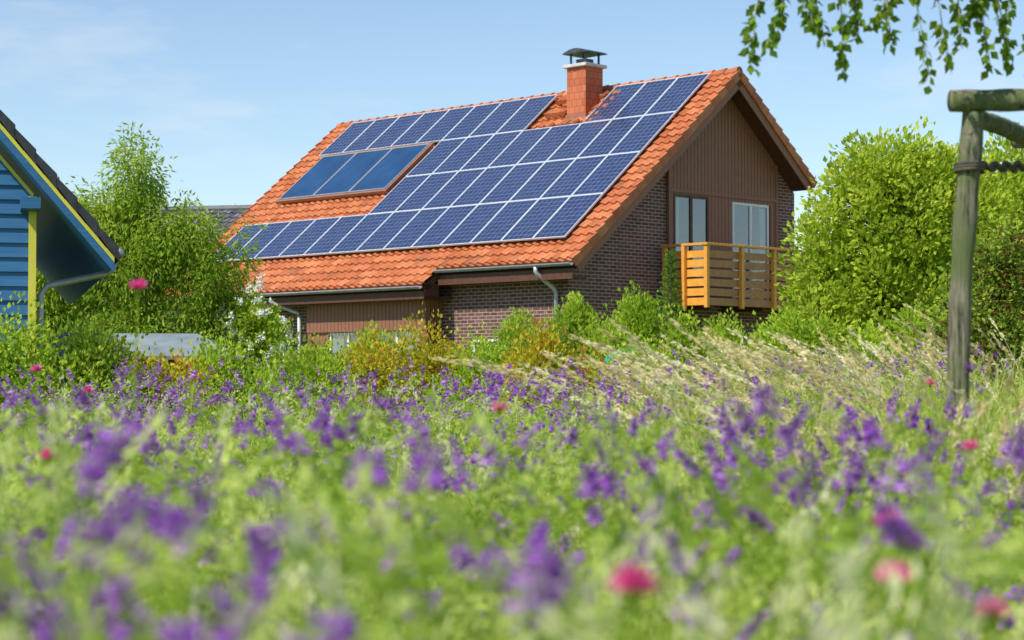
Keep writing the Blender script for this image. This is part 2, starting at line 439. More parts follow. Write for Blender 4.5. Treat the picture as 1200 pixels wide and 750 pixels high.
tubeobj('downpipe', [(-.45, y1 - .06, z1 - .07), (-.45, y1 - .06, z1 - .17), (-.42, y1 + .0, z1 - .25), (-.32, -.16, z1 - .50), (-.30, -.08, z1 - .6), (-.30, -.08, 0)], .048, M['pipe'], house)
tubeobj('downpipe', [(-8.95, y2 - .06, z2 - .07), (-8.95, y2 - .06, z2 - .2), (-8.90, y2 + .02, z2 - .27), (-8.45, -.52, z2 - .50), (-8.35, -.60, z2 - .6), (-8.35, -.60, 0)], .048, M['pipe'], house)

PW, PH = .968, 1.608
def panel_mesh():
    return [box(0, .018, 0, PH, 0, .04), box(PW - .018, PW, 0, PH, 0, .04), box(.018, PW - .018, 0, .018, 0, .04), box(.018, PW - .018, PH - .018, PH, 0, .04)]
first = {}
def add_panel(x, s, lift=.12):
    y, z = sl(s + PH, lift)
    if not first:
        a = mk('solar_panel', panel_mesh(), M['alu'], roof)
        b = mk('solar_cells', [box(.018, PW - .018, .018, PH - .018, .005, .034)], M['cells'], a)
        first['a'] = a; first['b'] = b
    else:
        a = first['a'].copy(); b = first['b'].copy(); COL.objects.link(a); COL.objects.link(b)
        a.parent = roof; b.parent = a
    a.location = (x, y, z); a.rotation_euler = (TH, 0, 0)
    a['group'] = 'solar panels on the roof'
rows = [(.15, [(0, 3), (5, 13)]), (1.77, [(0, 8)]), (3.39, [(0, 8)]), (5.01, [(0, 13)])]
for s, rg in rows:
    for a, b in rg:
        for i in range(a, b): add_panel(-.1 - (i + 1) * .98 + .012, s)
cx0 = -.1 - 8.12; cw = 1.42
for i in range(3):
    x = cx0 - (i + 1) * cw; y, z = sl(1.90 + 2.0, .10)
    a = mk('solar_collector', [box(0, .03, 0, 2.0, 0, .09), box(cw - .04, cw - .01, 0, 2.0, 0, .09), box(.03, cw - .04, 0, .03, 0, .09), box(.03, cw - .04, 1.97, 2.0, 0, .09)], M['collframe'], roof)
    a.location = (x, y, z); a.rotation_euler = (TH, 0, 0)
    mk('absorber', [box(.03, cw - .04, .03, 1.97, .01, .075)], M['collector'], a)
fl = mk('collector_flashing', [box(-.08, 3 * cw + .07, -.08, -.005, 0, .08), box(-.08, 3 * cw + .07, 2.005, 2.08, 0, .08), box(-.08, -.005, -.005, 2.005, 0, .08), box(3 * cw - .005, 3 * cw + .07, -.005, 2.005, 0, .08)], M['flash'], roof)
y, z = sl(3.9, .09); fl.location = (cx0 - 3 * cw, y, z); fl.rotation_euler = (TH, 0, 0)

cx, cy = -3.68, 4.55; h = .31
ch = mk('chimney', [box(cx - h, cx + h, cy - h, cy + h, 6.9, 8.78)], M['chimney'], roof)
mk('chimney_flashing', [box(cx - h - .03, cx + h + .03, cy - h - .03, cy + h + .03, 7.0, 7.62)], M['flash'], ch)
mk('chimney_slab', [box(cx - h - .08, cx + h + .08, cy - h - .08, cy + h + .08, 8.78, 8.86)], M['concrete'], ch, .015)
lg = [box(cx + a - .02, cx + a + .02, cy + b - .02, cy + b + .02, 8.86, 9.12) for a in (-.24, .24) for b in (-.24, .24)]
n = 10; prof = [(-.40, 9.12)] + [(-.40 + .8 * k / n, 9.14 + .10 * math.sin(math.pi * k / n)) for k in range(n + 1)] + [(.40, 9.12)]
cap = [prism([(p[0] + cx, p[1]) for p in prof], 'y', cy - .38, cy + .38)]
mk('chimney_cowl', lg + cap + [box(cx - .15, cx + .15, cy - .15, cy + .15, 8.86, 9.0)], M['blackmetal'], ch)

def planks(y0, y1, zb, hole, xf=.07, w=.125):
    out = []; y = y0
    while y < y1 - .02:
        e = min(y + w - .014, y1); mid = (y + e) / 2
        tops = [ztop(y) , ztop(e)]
        segs = [(zb, None)]
        for (h0, h1, za, zc) in hole:
            if mid > h0 and mid < h1:
                segs = [(zb, za), (zc, None)] if za > zb else [(zc, None)]
        for a, b in segs:
            t0, t1 = (tops if b is None else (b, b))
            if y < RY < e and b is None:
                t0 = t1 = min(tops)
            if t0 > a and t1 > a: out.append(prism([(y, a), (e, a), (e, t1), (y, t0)], 'x', .03, xf))
        y += w
    return out
FL = 2.98
wl = (3.40, 4.72, 3.45, 5.38); dr = (5.55, 7.00, FL, 5.33)
cl = planks(3.31, 7.25, FL, [wl, dr])
mk('gable_cladding', cl + [prism([(3.31, FL), (7.25, FL), (7.25, ztop(7.25)), (RY, ztop(RY)), (3.31, ztop(3.31))], 'x', .001, .028)], M['clad'], house)
for q in (box(.03, .095, 3.24, 3.308, FL, ztop(3.24) - .02), box(.03, .095, 7.252, 7.32, FL, ztop(7.32) - .02), box(.072, .10, 3.31, 7.25, 5.42, 5.50)):
    mk('cladding_trim', [q], M['clad'], house)
def window(name, y0, y1, z0, z1, nv, frame, x=.03, curtain=(0, 1)):
    f = .06
    w = mk(name, [box(x, x + .05, y0, y0 + f, z0, z1), box(x, x + .05, y1 - f, y1, z0, z1), box(x, x + .05, y0 + f, y1 - f, z0, z0 + f), box(x, x + .05, y0 + f, y1 - f, z1 - f, z1)]
           + [box(x, x + .048, y0 + (y1 - y0) * k / nv - f * .7, y0 + (y1 - y0) * k / nv + f * .7, z0 + f, z1 - f) for k in range(1, nv)], frame, house)
    mk('pane', [box(x + .02, x + .026, y0 + f, y1 - f, z0 + f, z1 - f)], M['glass'], w)
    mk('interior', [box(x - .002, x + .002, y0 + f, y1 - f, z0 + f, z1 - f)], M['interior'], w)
    c0, c1 = curtain; yy = y0 + f; ww = y1 - y0 - 2 * f
    mk('curtain', [box(x + .006, x + .012, yy + ww * c0, yy + ww * c1, z0 + f + .02, z1 - f - .02)], M['curtain'], w)
    return w
window('window', wl[0] + .03, wl[1] - .03, wl[2], wl[3], 2, M['darkwood'], curtain=(.0, .14))
window('balcony_door', dr[0] + .03, dr[1] - .03, dr[2] + .02, dr[3], 2, M['white'], curtain=(.80, .98))

# balcony
by0, by1, bx = 3.05, 7.85, 1.30
bal = mk('balcony', [box(.1, bx, by0, by1, 2.86, 2.97)], M['darkwood'], house)
ps = [(bx + .075, by0 - .045)] + [(bx + .075, by0 + (by1 - by0) * k / 4) for k in (1, 2, 3)] + [(bx + .075, by1 + .04), (.20, by0 - .075), (.75, by0 - .075), (.20, by1 + .075)]
for i, (a, b) in enumerate(ps):
    mk('balcony_post', [box(a - .048, a + .042, b - .048, b + .048, 2.74, 4.12)], M['orangewood'], bal, .006)
sl_f = []; sl_s = []; sl_r = []
for k in range(6):
    z = 2.80 + k * .212
    sl_f.append(box(bx + .002, bx + .025, by0 - .0, by1 + .0, z, z + .165))
    sl_s.append(box(.1, bx + .025, by0 - .025, by0 - .002, z, z + .165)); sl_r.append(box(.1, bx, by1 + .002, by1 + .025, z, z + .165))
mk('balcony_slats', sl_f, M['slatwood'], bal)
mk('balcony_slats', sl_s, M['orangewood'], bal)
mk('balcony_slats', sl_r, M['orangewood'], bal)
mk('handrail', [box(bx + .01, bx + .14, by0 - .12, by1 + .12, 4.125, 4.18), box(.1, bx + .008, by0 - .12, by0 + .01, 4.125, 4.18), box(.1, bx + .008, by1 - .01, by1 + .12, 4.125, 4.18)], M['orangewood'], bal, .008)
for b in (3.4, 5.3, 7.3): mk('balcony_beam', [box(.01, bx - .1, b - .06, b + .06, 2.72, 2.855)], M['darkwood'], bal)

# front bay
b0, b1, bp = -8.15, -3.95, -.53
bay = mk('bay', [box(b0 + .04, b1 - .04, bp + .04, -.002, 2.32, 3.0)], M['darkwood'], house)
pl = []
x = b0
while x < b1 - .03:
    pl.append(box(x, min(x + .118, b1), bp, bp + .035, 2.28, 2.975)); x += .13
y = bp + .01
while y < -.05:
    pl.append(box(b1 - .035, b1, y + .03, min(y + .14, -.01), 2.28, 2.975)); y += .13
mk('bay_cladding', pl, M['clad'], bay)
for q in [box(b1 - .16, b1 - .02, bp + .02, bp + .18, 0, 2.32), box(b0 + .02, b0 + .16, bp + .02, bp + .18, 0, 2.32), box(b0 + 2.1, b0 + 2.24, bp + .03, bp + .17, 0, 2.32)]:
    mk('bay_post', [q], M['clad'], bay)
mk('bay_base', [box(b0 + .16, b1 - .16, bp + .05, bp + .16, 0, .75)], M['clad'], bay)
def fwindow(name, x0, x1, y, z0, z1, nv, frame, par, curtain=(0, 1)):
    f = .06
    w = mk(name, [box(x0, x0 + f, y - .05, y, z0, z1), box(x1 - f, x1, y - .05, y, z0, z1), box(x0 + f, x1 - f, y - .05, y, z0, z0 + f), box(x0 + f, x1 - f, y - .05, y, z1 - f, z1)]
           + [box(x0 + (x1 - x0) * k / nv - f * .6, x0 + (x1 - x0) * k / nv + f * .6, y - .048, y - .002, z0 + f, z1 - f) for k in range(1, nv)], frame, par)
    mk('pane', [box(x0 + f, x1 - f, y - .03, y - .024, z0 + f, z1 - f)], M['glass'], w)
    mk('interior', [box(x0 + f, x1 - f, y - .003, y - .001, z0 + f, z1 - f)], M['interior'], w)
    mk('curtain', [box(x0 + f + (x1 - x0 - 2 * f) * curtain[0], x0 + f + (x1 - x0 - 2 * f) * curtain[1], y - .014, y - .008, z0 + f + .01, z1 - f - .01)], M['curtain'], w)
fwindow('window', b0 + .75, b0 + 2.09, bp + .14, .76, 2.27, 2, M['white'], bay, (.0, .35))
fwindow('window', b0 + 2.25, b1 - .17, bp + .14, .76, 2.27, 2, M['white'], bay, (.5, 1))
mk('bay_panel', [box(b0 + .16, b0 + .74, bp + .06, bp + .13, .76, 2.27)], M['clad'], bay)
fwindow('window', -2.9, -.75, -.004, .85, 2.05, 3, M['white'], house, (0, 1))
mk('window_lintel', [box(-3.0, -.65, -.025, -.002, 2.06, 2.24)], M['brick'], house)
mk('window_sill', [box(-3.0, -.65, -.12, -.002, .78, .84)], M['concrete'], house)
fwindow('window', -11.2, -9.6, -.004, .85, 2.05, 2, M['white'], house, (0, .5))

# ------------------------------------------------------------ blue house
bh = empty('blue_house', (-4.82, 20.0, 0), math.radians(15))
meta(bh, 'blue weatherboarded house with yellow trim and dark tiled roof', 'house')
P2 = math.radians(49.5); t2 = math.tan(P2); RX2 = -3.6
ez = 2.40; ex = .77
def rz(x): return ez + (ex - x) * t2 if x > RX2 else ez + (ex - RX2) * t2 - (RX2 - x) * t2
top = .33
bds = []
z = 0
while z < rz(RX2) - top:
    def xr(zz): return min(0, ex - (zz + top - ez) / t2)
    a = xr(z); b = xr(z + .14); l0 = 2 * RX2 - a; l1 = 2 * RX2 - b
    v = [(l0, -.032, z), (a, -.032, z), (b, -.008, z + .145), (l1, -.008, z + .145), (l0, 0, z), (a, 0, z), (b, 0, z + .145), (l1, 0, z + .145)]
    bds.append((v, [(0, 1, 2, 3), (4, 7, 6, 5), (0, 4, 5, 1), (1, 5, 6, 2), (2, 6, 7, 3), (3, 7, 4, 0)]))
    z += .145
mk('weatherboards', bds, M['blueboard'], bh)
W2 = 2 * RX2
mk('wall', [prism([(W2, 0), (-.01, 0), (-.01, rz(0) - top), (RX2, rz(RX2) - top), (W2, rz(W2) - top)], 'y', .002, .2),
            box(-.2, -.01, .2, 9, 0, 2.6), box(W2, W2 + .2, .2, 9, 0, 2.6)], M['blueboard'], bh)
mk('corner_board', [box(-.045, .03, -.055, -.034, 0, rz(.03) - top), box(.002, .03, -.033, .1, 0, rz(.03) - top)], M['yellow'], bh)
def rak(y0, y1, t0, t1, xe=ex):
    x_l = 2 * RX2 - xe
    return prism([(xe, rz(xe) - t0), (RX2, rz(RX2) - t0), (x_l, rz(x_l) - t0), (x_l, rz(x_l) - t1), (RX2, rz(RX2) - t1), (xe, rz(xe) - t1)], 'y', y0, y1)
r2 = mk('roof', [rak(-.55, 9, -.02, .07, ex + .04)], M['darktile'], bh)
tn = []
x = ex + .04
while x > RX2:
    zz = rz(x)
    tn.append(([(x, -.60, zz + .055), (x - .21, -.60, rz(x - .21) + .02), (x - .21, -.60, rz(x - .21) - .07), (x, -.60, zz - .09),
                (x, 9, zz + .06), (x - .21, 9, rz(x - .21) + .02), (x - .21, 9, rz(x - .21) - .07), (x, 9, zz - .09)],
               [(0, 1, 2, 3), (4, 7, 6, 5), (0, 4, 5, 1), (1, 5, 6, 2), (2, 6, 7, 3), (3, 7, 4, 0)]))
    x -= .20
mk('roof_tiles', tn, M['darktile'], r2)
mk('barge_board', [rak(-.55, -.52, .15, .25)], M['blueboard'], r2)
mk('barge_trim', [rak(-.56, -.51, .095, .148)], M['yellow'], r2)
mk('wall_trim', [rak(-.07, -.036, .34, .39, .0)], M['yellow'], r2)
mk('soffit', [rak(-.515, 9, .21, .24, ex - .02)], M['bluedark'], r2)
mk('purlin', [box(-.13, .06, -.45, -.03, 2.78, 2.89)], M['blueboard'], r2)
g = Geo(); tube(g, [(ex + .07, -.3, ez - .04), (ex + .07, 9, ez - .04)], .05, 10); gobj('gutter', g, [M['zinc']], r2, True)
tubeobj('downpipe', [(ex + .05, .3, ez - .08), (ex + .04, .3, ez - .16), (ex - .05, .27, ez - .22), (.14, .08, ez - .36), (.08, .05, ez - .45), (.08, .05, 0)], .036, M['zinc'], bh)

# ------------------------------------------------------------ distant house
dh = empty('grey_roof_house', (-11.0, 68, 0), math.radians(-12))
meta(dh, 'pale house with a grey tiled roof behind the garden trees', 'house')
mk('wall', [prism([(-4, 0), (4, 0), (4, 3.6), (0, 6.6), (-4, 3.6)], 'x', -3, 5)], M['render'], dh)
g = Geo()
def f1(s, l=0): return (-s * .8 - .6 * l, 7.0 - s * .6 + .8 * l)
def f2(s, l=0): return (s * .8 + .6 * l, 7.0 - s * .6 + .8 * l)
tiles(-3.5, 5.5, f1, 0, 5.6, g); tiles(-3.5, 5.5, f2, 0, 5.6, g)
tube(g, [(-3.5, 0, 7.02), (5.5, 0, 7.02)], .12, 8)
gobj('roof', g, [M['greytile']], dh)
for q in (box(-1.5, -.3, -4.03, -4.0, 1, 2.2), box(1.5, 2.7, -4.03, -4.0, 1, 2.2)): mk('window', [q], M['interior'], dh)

# ------------------------------------------------------------ shed
sh = empty('garden_shed', (-5.25, 28, 0), math.radians(8))
meta(sh, 'low garden shed with grey felt roof', 'shed')
mk('wall', [prism([(-1.15, 0), (1.15, 0), (1.15, 1.42), (0.6, 1.46), (-.6, 1.46), (-1.15, 1.42)], 'y', 0, 1.8)], M['shedwood'], sh)
rf = ([(-1.4, -.25, 1.44), (1.45, -.25, 1.44), (1.45, 2.1, 1.44), (-1.4, 2.1, 1.44), (-1.15, .75, 1.78), (.80, .75, 1.78),
       (-1.4, -.25, 1.39), (1.45, -.25, 1.39), (1.45, 2.1, 1.39), (-1.4, 2.1, 1.39)],
      [(0, 1, 5, 4), (1, 2, 5), (2, 3, 4, 5), (3, 0, 4), (0, 6, 7, 1), (1, 7, 8, 2), (2, 8, 9, 3), (3, 9, 6, 0), (6, 9, 8, 7)])
mk('roof', [rf], M['felt'], sh)
mk('door', [box(-.3, .4, -.03, -.002, .05, 1.3)], M['shedwood'], sh)

g = Geo(); nu, nv = 26, 12; V = []
for j in range(nv + 1):
    ph = j / nv * math.pi / 2
    for i in range(nu):
        a = 2 * math.pi * i / nu
        r = math.cos(ph) ** .5 * (1 + .12 * math.sin(3 * a + j * .6) + .06 * math.sin(11 * a))
        V.append((.44 * r * math.cos(a), .35 * r * math.sin(a), 1.50 * math.sin(ph) ** .5 + .07 * math.sin(2 * a + 1)))
T = []
for j in range(nv):
    for i in range(nu):
        a = j * nu + i; b = j * nu + (i + 1) % nu; T += [(a, b, b + nu), (a, b + nu, a + nu)]
g.add(V, T); ob = gobj('tarp_covered_pile', g, [M['tarp']], smooth=True); ob.location = (1.70, 28.5, 0)
meta(ob, 'pile of garden goods covered with a teal green tarp', 'tarp')

# ------------------------------------------------------------ trees and shrubs
def plant(name, base, trunk, blobs, n_leaves, ll, lw, mat, bark, label, category, sigma=.16, cl=60, droop=0., up=0., extra=None, group=None, trunkname='trunk'):
    bx_, by_ = base; e = empty(name, (bx_, by_, float(gz(bx_, by_))))
    meta(e, label, category, group)
    th_, tr_ = trunk
    gt = Geo(); gl = Geo()
    lean = rng.normal(0, .03, 2)
    zs = np.linspace(0, th_, 6)
    pts = np.stack([lean[0] * zs + .02 * np.sin(zs * 3), lean[1] * zs, zs], 1)
    tube(gt, pts, np.linspace(tr_, tr_ * .45, 6), 8)
    vol = np.array([b[3] * b[4] * b[5] for b in blobs]) ** (2 / 3.); vol /= vol.sum()
    for b, w in zip(blobs, vol):
        c = np.array(b[:3]); rad = np.array(b[3:6])
        k = max(6, int(cl * w * len(blobs)))
        t0 = pts[min(5, 2 + int(rng.integers(0, 4)))]
        mid = (t0 + c) / 2 + rng.normal(0, .05, 3) + np.array([0, 0, -.08])
        tube(gt, [t0, mid, c], [tr_ * .42, tr_ * .28, tr_ * .14], 5)
        d = rdir(k); rr = rng.random(k) ** .42
        C = c + d * rad * rr[:, None] * rng.uniform(.8, 1.2, (k, 1))
        C = C[C[:, 2] > .1]; k = len(C); d = nrm(C - c)
        for q in C:
            m_ = (c + q) / 2 + rng.normal(0, .04, 3)
            tube(gt, [c, m_, q], [tr_ * .12, tr_ * .07, .004], 3, cap=False)
        nl = max(4, int(n_leaves * w / k)); sg = sigma * rng.uniform(.5, 1.4, k)
        idx = np.repeat(np.arange(k), nl)
        raw = rng.normal(size=(k * nl, 3)); rn = np.linalg.norm(raw, axis=1, keepdims=True)
        raw = raw / rn * 2.1 * np.tanh(rn / 2.1)
        off = raw * sg[idx][:, None] * np.array([1, 1, 1 + up * 1.0 + droop])
        P = C[idx] + off
        D = nrm(off) * .7 + d[idx] * .5 + rdir(k * nl) * .7 + np.array([0, 0, -droop * 1.6 + up * 1.4])
        r = np.clip(rng.random(k)[idx] * .6 + rng.random(k * nl) * .3 + .08 + .1 * d[idx][:, 2], 0, 1)
        sz = rng.uniform(.7, 1.25, k * nl)
        leaves(P, D, ll * sz, lw * sz, r, gl)
    gobj(trunkname, gt, [bark], e, True)
    gobj('crown', gl, [mat], e)
    if extra: extra(e, blobs)
    return e

plant('willow_tree', (-6.9, 36), (2.9, .12),
      [(0.12, 0, 4.50, .45, .6, .85), (-.50, .1, 3.95, .55, .7, .65), (-1.15, 0, 3.75, .55, .6, .65), (.95, 0, 3.75, .55, .7, .60), (-1.55, .1, 2.8, .70, .8, .95),
       (.1, 0, 3.1, 1.0, .9, 1.0), (1.45, .1, 2.75, .68, .8, .95), (0, 0, 1.6, 1.3, 1, .9), (1.6, -.1, 1.6, .85, .7, .9), (-1.6, 0, 1.5, .85, .7, .9)],
      54000, .12, .037, L['willow'], M['bark'], 'feathery light green willow tree with drooping twigs', 'tree', sigma=.19, cl=48, droop=.6)
plant('willow_tree', (-10.1, 44), (3, .12), [(0, 0, 3.1, 1.4, 1, 1.3), (1.1, 0, 2.2, 1.2, 1, 1.1), (-1.2, 0, 2.2, 1.2, 1, 1.2)],
      12000, .14, .06, L['dark'], M['bark'], 'darker green leafy tree behind the blue house', 'tree', sigma=.2, cl=50)
plant('maple_tree', (5.58, 29), (2.6, .13),
      [(-.10, 0, 3.95, .52, .7, .52), (-.58, 0, 3.40, .55, .7, .55), (.65, .1, 3.6, .7, .7, .60), (-.95, -.1, 2.5, .52, .7, .6), (.1, -.1, 2.9, .95, .9, .8),
       (1.2, 0, 3.1, .8, .8, .75), (-1.05, -.2, 1.6, .62, .7, .6), (0, -.2, 1.9, 1.0, .9, .8), (1.3, 0, 1.8, .9, .8, .8)],
      38000, .10, .064, L['maple'], M['bark'], 'bushy bright green maple tree beside the balcony', 'tree', sigma=.18, cl=46, up=.2)
plant('maple_tree', (7.45, 30.5), (2.4, .12),
      [(-.2, 0, 3.8, .9, .9, .7), (-.9, 0, 3.3, .8, .8, .75), (.9, 0, 3.7, .9, .8, .8), (0, 0, 2.3, 1.3, .9, .9), (-1.0, 0, 1.8, .8, .9, .8), (1.1, 0, 1.8, .9, .9, .8)],
      28000, .105, .07, L['maple'], M['bark'], 'bright green maple tree at the meadow edge', 'tree', sigma=.2, cl=42, up=.2)
plant('plum_tree', (5.45, 22.5), (1.5, .06),
      [(0, 0, 2.05, .38, .4, .5), (-.35, 0, 1.45, .36, .4, .45), (.42, 0, 1.8, .42, .4, .5), (.1, 0, 1.15, .6, .5, .5), (-.35, 0, .9, .45, .4, .4)],
      8000, .07, .042, L['plum'], M['bark'], 'small plum tree with dark reddish and green leaves', 'tree', sigma=.15, cl=40)
def shrub(px, w, top, d, mat, label, n=6000, ll=.075, lw=.052, up=0.3, name='shrub', extra=None, sigma=.13):
    x = px / 1000. * d; g0 = float(gz(x, d)); h = top - g0
    bl = [(rng.uniform(-.15, .15) * w, 0, h * .74, w * .28, w * .3, h * .24), (-w * .26, 0, h * rng.uniform(.42, .58), w * .26, w * .3, h * .28), (w * .27, .05, h * rng.uniform(.42, .6), w * .26, w * .3, h * .28), (0, 0, h * .28, w * .45, w * .4, h * .25)]
    return plant(name, (x, d), (h * .5, .03), bl, n, ll, lw, mat, M['bark'], label, 'shrub', sigma=sigma, cl=24, up=up, extra=extra, trunkname='stem')
def white_bl(e, blobs):
    g = Geo()
    for b in blobs:
        k = 30; d = rdir(k); d[:, 1] = -abs(d[:, 1]); C = np.array(b[:3]) + d * (np.array(b[3:6]) + .28) * rng.uniform(.9, 1.12, (k, 1))
        P = np.repeat(C, 20, 0) + rng.normal(0, .036, (k * 20, 3)); leaves(P, rdir(len(P)), .055, .048, rng.random(len(P)), g)
    gobj('blossom', g, [L['whitepetal']], e)
shrub(-133, 1.3, 2.70, 36, L['shrub'], 'green elder shrub with white blossom clusters', 13000, extra=white_bl, name='elder_shrub')
shrub(31, .95, 2.95, 39, L['shrub'], 'upright bright green shrub against the brick wall', 11000, .085, .06, up=.9)
shrub(60, 1.1, 2.90, 39.5, L['shrub'], 'bright green shrub beneath the gable', 11000, .085, .06, up=.8)
shrub(2, 1.15, 2.25, 35, L['shrub'], 'bright green rounded shrub before the house', 9000, up=.8)
shrub(26, 1.0, 2.1, 34, L['dark'], 'dark green garden shrub', 6500, up=.5)
shrub(45, 1.1, 2.2, 35, L['shrub'], 'light green garden shrub beside the brick wall', 8000, up=.5)
shrub(88, 1.2, 2.15, 34, L['shrub'], 'green garden shrub below the balcony', 8000, up=.6)
shrub(112, 1.5, 2.25, 37, L['shrub'], 'leafy green shrub below the balcony', 9000)
shrub(-95, .8, 1.65, 33, L['dark'], 'dark green garden shrub beside the downpipe', 5000)
shrub(-76, .8, 1.68, 30, L['shrub'], 'light green garden shrub', 5500, up=.5)
shrub(-44, 1.4, 1.70, 25, L['barberry'], 'barberry shrub with yellow and reddish leaves', 11000, .058, .042, up=.5)
shrub(-16, .9, 1.50, 23, L['shrub'], 'dense green garden shrub', 7500, .055, .04)
shrub(4, .9, 1.54, 24, L['dark'], 'rounded dark green garden shrub', 7000, .055, .04)
shrub(24, 1.3, 1.60, 22, L['barberry'], 'barberry shrub with yellow and orange leaves', 11000, .058, .042, up=.5)
shrub(50, 1.0, 1.42, 22, L['shrub'], 'low light green shrub', 7500, .055, .04)
shrub(74, .9, 1.36, 23, L['shrub'], 'low light green shrub', 7000, .055, .04)
shrub(-250, 1.5, 1.66, 18, L['shrub'], 'green hedge shrub beside the blue house', 11000, .055, .04)
shrub(-224, 1.2, 1.58, 18.5, L['dark'], 'dark green hedge shrub by the shed', 9000, .055, .04, up=.6)
shrub(-184, 1.1, 1.36, 19, L['barberry'], 'yellowish green low shrub by the shed', 7500, .055, .04)
shrub(-146, 1.2, 1.44, 20, L['shrub'], 'light green low shrub by the shed', 8000, .055, .04)
shrub(-108, 1.2, 1.44, 22, L['shrub'], 'green low garden shrub', 8000, .055, .04, up=.6)
shrub(-75, 1.0, 1.50, 24, L['barberry'], 'yellowish green garden shrub', 7500, .055, .04)
shrub(250, 2.0, 2.3, 24, L['shrub'], 'green shrub at the meadow edge', 11000)
shrub(205, 1.6, 2.0, 25, L['shrub'], 'green shrub at the foot of the maple tree', 8000)
shrub(160, 1.8, 2.0, 26, L['shrub'], 'bright green shrub at the foot of the maple tree', 9000)
shrub(130, 1.2, 1.7, 27, L['shrub'], 'bright green shrub in the tall grass', 7000)
def conifer(x, d, h):
    e = empty('young_spruce', (x, d, float(gz(x, d)))); meta(e, 'slim young spruce beside the balcony', 'tree')
    g = Geo(); gl = Geo(); tube(g, [(0, 0, 0), (0, 0, h)], [.04, .006], 6)
    for k in range(150):
        t = (k + 1) / 150; z = .3 + (h - .3) * t; a = k * 2.4; ln = .58 * (1 - t) + .06
        p1 = np.array([math.cos(a) * ln, math.sin(a) * ln, z + ln * .35])
        tube(g, [(0, 0, z), p1], [.008, .003], 3, cap=False)
        q = rng.random((70, 1)); P = np.array([0, 0, z]) * (1 - q) + p1 * q
        leaves(P, (p1 - [0, 0, z]) / ln + rdir(70) * .8, .06, .014, rng.random(70), gl)
    gobj('trunk', g, [M['bark']], e); gobj('crown', gl, [L['conifer']], e)
conifer(3.12, 39.2, 3.65)
g = Geo(); n = 45000; x = rng.uniform(-60, 60, n)
hh = 3.3 + 1.0 * np.sin(x * .35) + .7 * np.sin(x * 1.1 + 1) + .5 * np.sin(x * 2.9)
P = np.stack([x, 95 + rng.normal(0, 2, n), hh * rng.random(n) ** .6], 1)
leaves(P, rdir(n), .55, .4, rng.random(n), g); ob = gobj('distant_woodland', g, [L['wood']])
meta(ob, 'distant band of green trees and hedges', 'woodland', kind='stuff')

# ------------------------------------------------------------ stake frame and birch
fx = 1.80
fr = empty('tree_stake_frame', (fx, 8.3, float(gz(fx, 8.3))))
meta(fr, 'weathered wooden stake frame with top rails tied to a young tree', 'tree stake')
gz0 = float(gz(fx, 8.3))
def post(p0, p1, r0, r1, name):
    g = Geo(); p0 = np.array(p0, float); p1 = np.array(p1, float); k = 40; t = np.linspace(0, 1, k)[:, None]
    pts = p0 * (1 - t) + p1 * t + np.stack([.008 * np.sin(t[:, 0] * 7), .004 * np.cos(t[:, 0] * 9), 0 * t[:, 0]], 1)
    tube(g, pts, np.linspace(r0, r1, k) * (1 + .04 * np.sin(np.arange(k) * 1.1) + rng.normal(0, .025, k)), 14); return gobj(name, g, [M['post']], fr, True)
tz = 2.245 - gz0
post((0, 0, -.1), (.125, 0, tz - .06), .042, .049, 'post')
post((1.22, .15, -.1), (1.22, .15, tz - .07), .05, .052, 'post')
post((.80, 1.35, -.1), (.76, 1.35, tz - .07), .05, .052, 'post')
post((.03, -.03, tz - .015), (1.36, .14, tz + .025), .046, .053, 'rail')
post((.15, .05, tz - .075), (.84, 1.45, tz - .02), .040, .045, 'rail')
post((.68, 1.45, tz), (1.26, .05, tz - .09), .04, .045, 'rail')
g = Geo(); ag = np.linspace(0, 2 * math.pi * 3, 60)
tube(g, np.stack([.112 + .058 * np.cos(ag), .058 * np.sin(ag), tz - .31 + .012 * ag / 6], 1), .009, 6)
t = np.linspace(0, 1, 30); tube(g, np.stack([.17 + .5 * t, .02 + .45 * t, tz - .29 + .01 * np.sin(t * 50) + .05 * t], 1), .013 + .004 * np.sin(t * 60), 6)
tube(g, np.stack([.17 + .5 * t, .0 + .45 * t, tz - .28 + .012 * np.cos(t * 50) + .05 * t], 1), .010, 6)
gobj('tie_rope', g, [M['rope']], fr, True)

bo = np.array([2.55, 8.85, float(gz(2.5, 8.8))])
bt = empty('birch_tree', tuple(bo)); meta(bt, 'young birch tree with hanging leafy twigs beside the wooden stakes', 'tree')
g = Geo(); gl = Geo()
zz = np.linspace(0, 4.6, 9); tube(g, np.stack([.05 * np.sin(zz), .04 * np.cos(zz * 1.3) - .04, zz], 1), np.linspace(.055, .012, 9), 10)
def twig(pts, n, sp=.03):
    pts = np.array(pts, float) - bo
    seg = np.linspace(0, 1, 14); k = len(pts)
    u = np.linspace(0, 1, k); C = np.stack([np.interp(seg, u, pts[:, i]) for i in range(3)], 1)
    C[1:-1] = (C[:-2] + C[1:-1] + C[2:]) / 3
    tube(g, C, np.linspace(.005, .0015, 14), 4, cap=False)
    t = rng.random(n) ** .8; B = np.stack([np.interp(t, seg, C[:, i]) for i in range(3)], 1)
    D = rdir(n) * .7 + np.array([-.1, 0, -1.0]); st = B + nrm(D) * sp * rng.uniform(.3, 1, (n, 1))
    leaves(st, D + rdir(n) * .4, rng.uniform(.038, .056, n), rng.uniform(.030, .042, n), rng.random(n), gl, fold=.1)
def limb(p): tube(g, np.array(p, float) - bo, np.linspace(.02, .006, len(p)), 6, cap=False)
limb([(2.55, 8.85, 2.9), (2.2, 8.5, 3.05), (1.7, 8.2, 3.02), (1.25, 8.05, 2.88), (1.02, 8.0, 2.72)])
limb([(2.55, 8.8, 3.1), (2.3, 8.3, 3.2), (1.9, 8.1, 3.05), (1.6, 7.95, 2.85)])
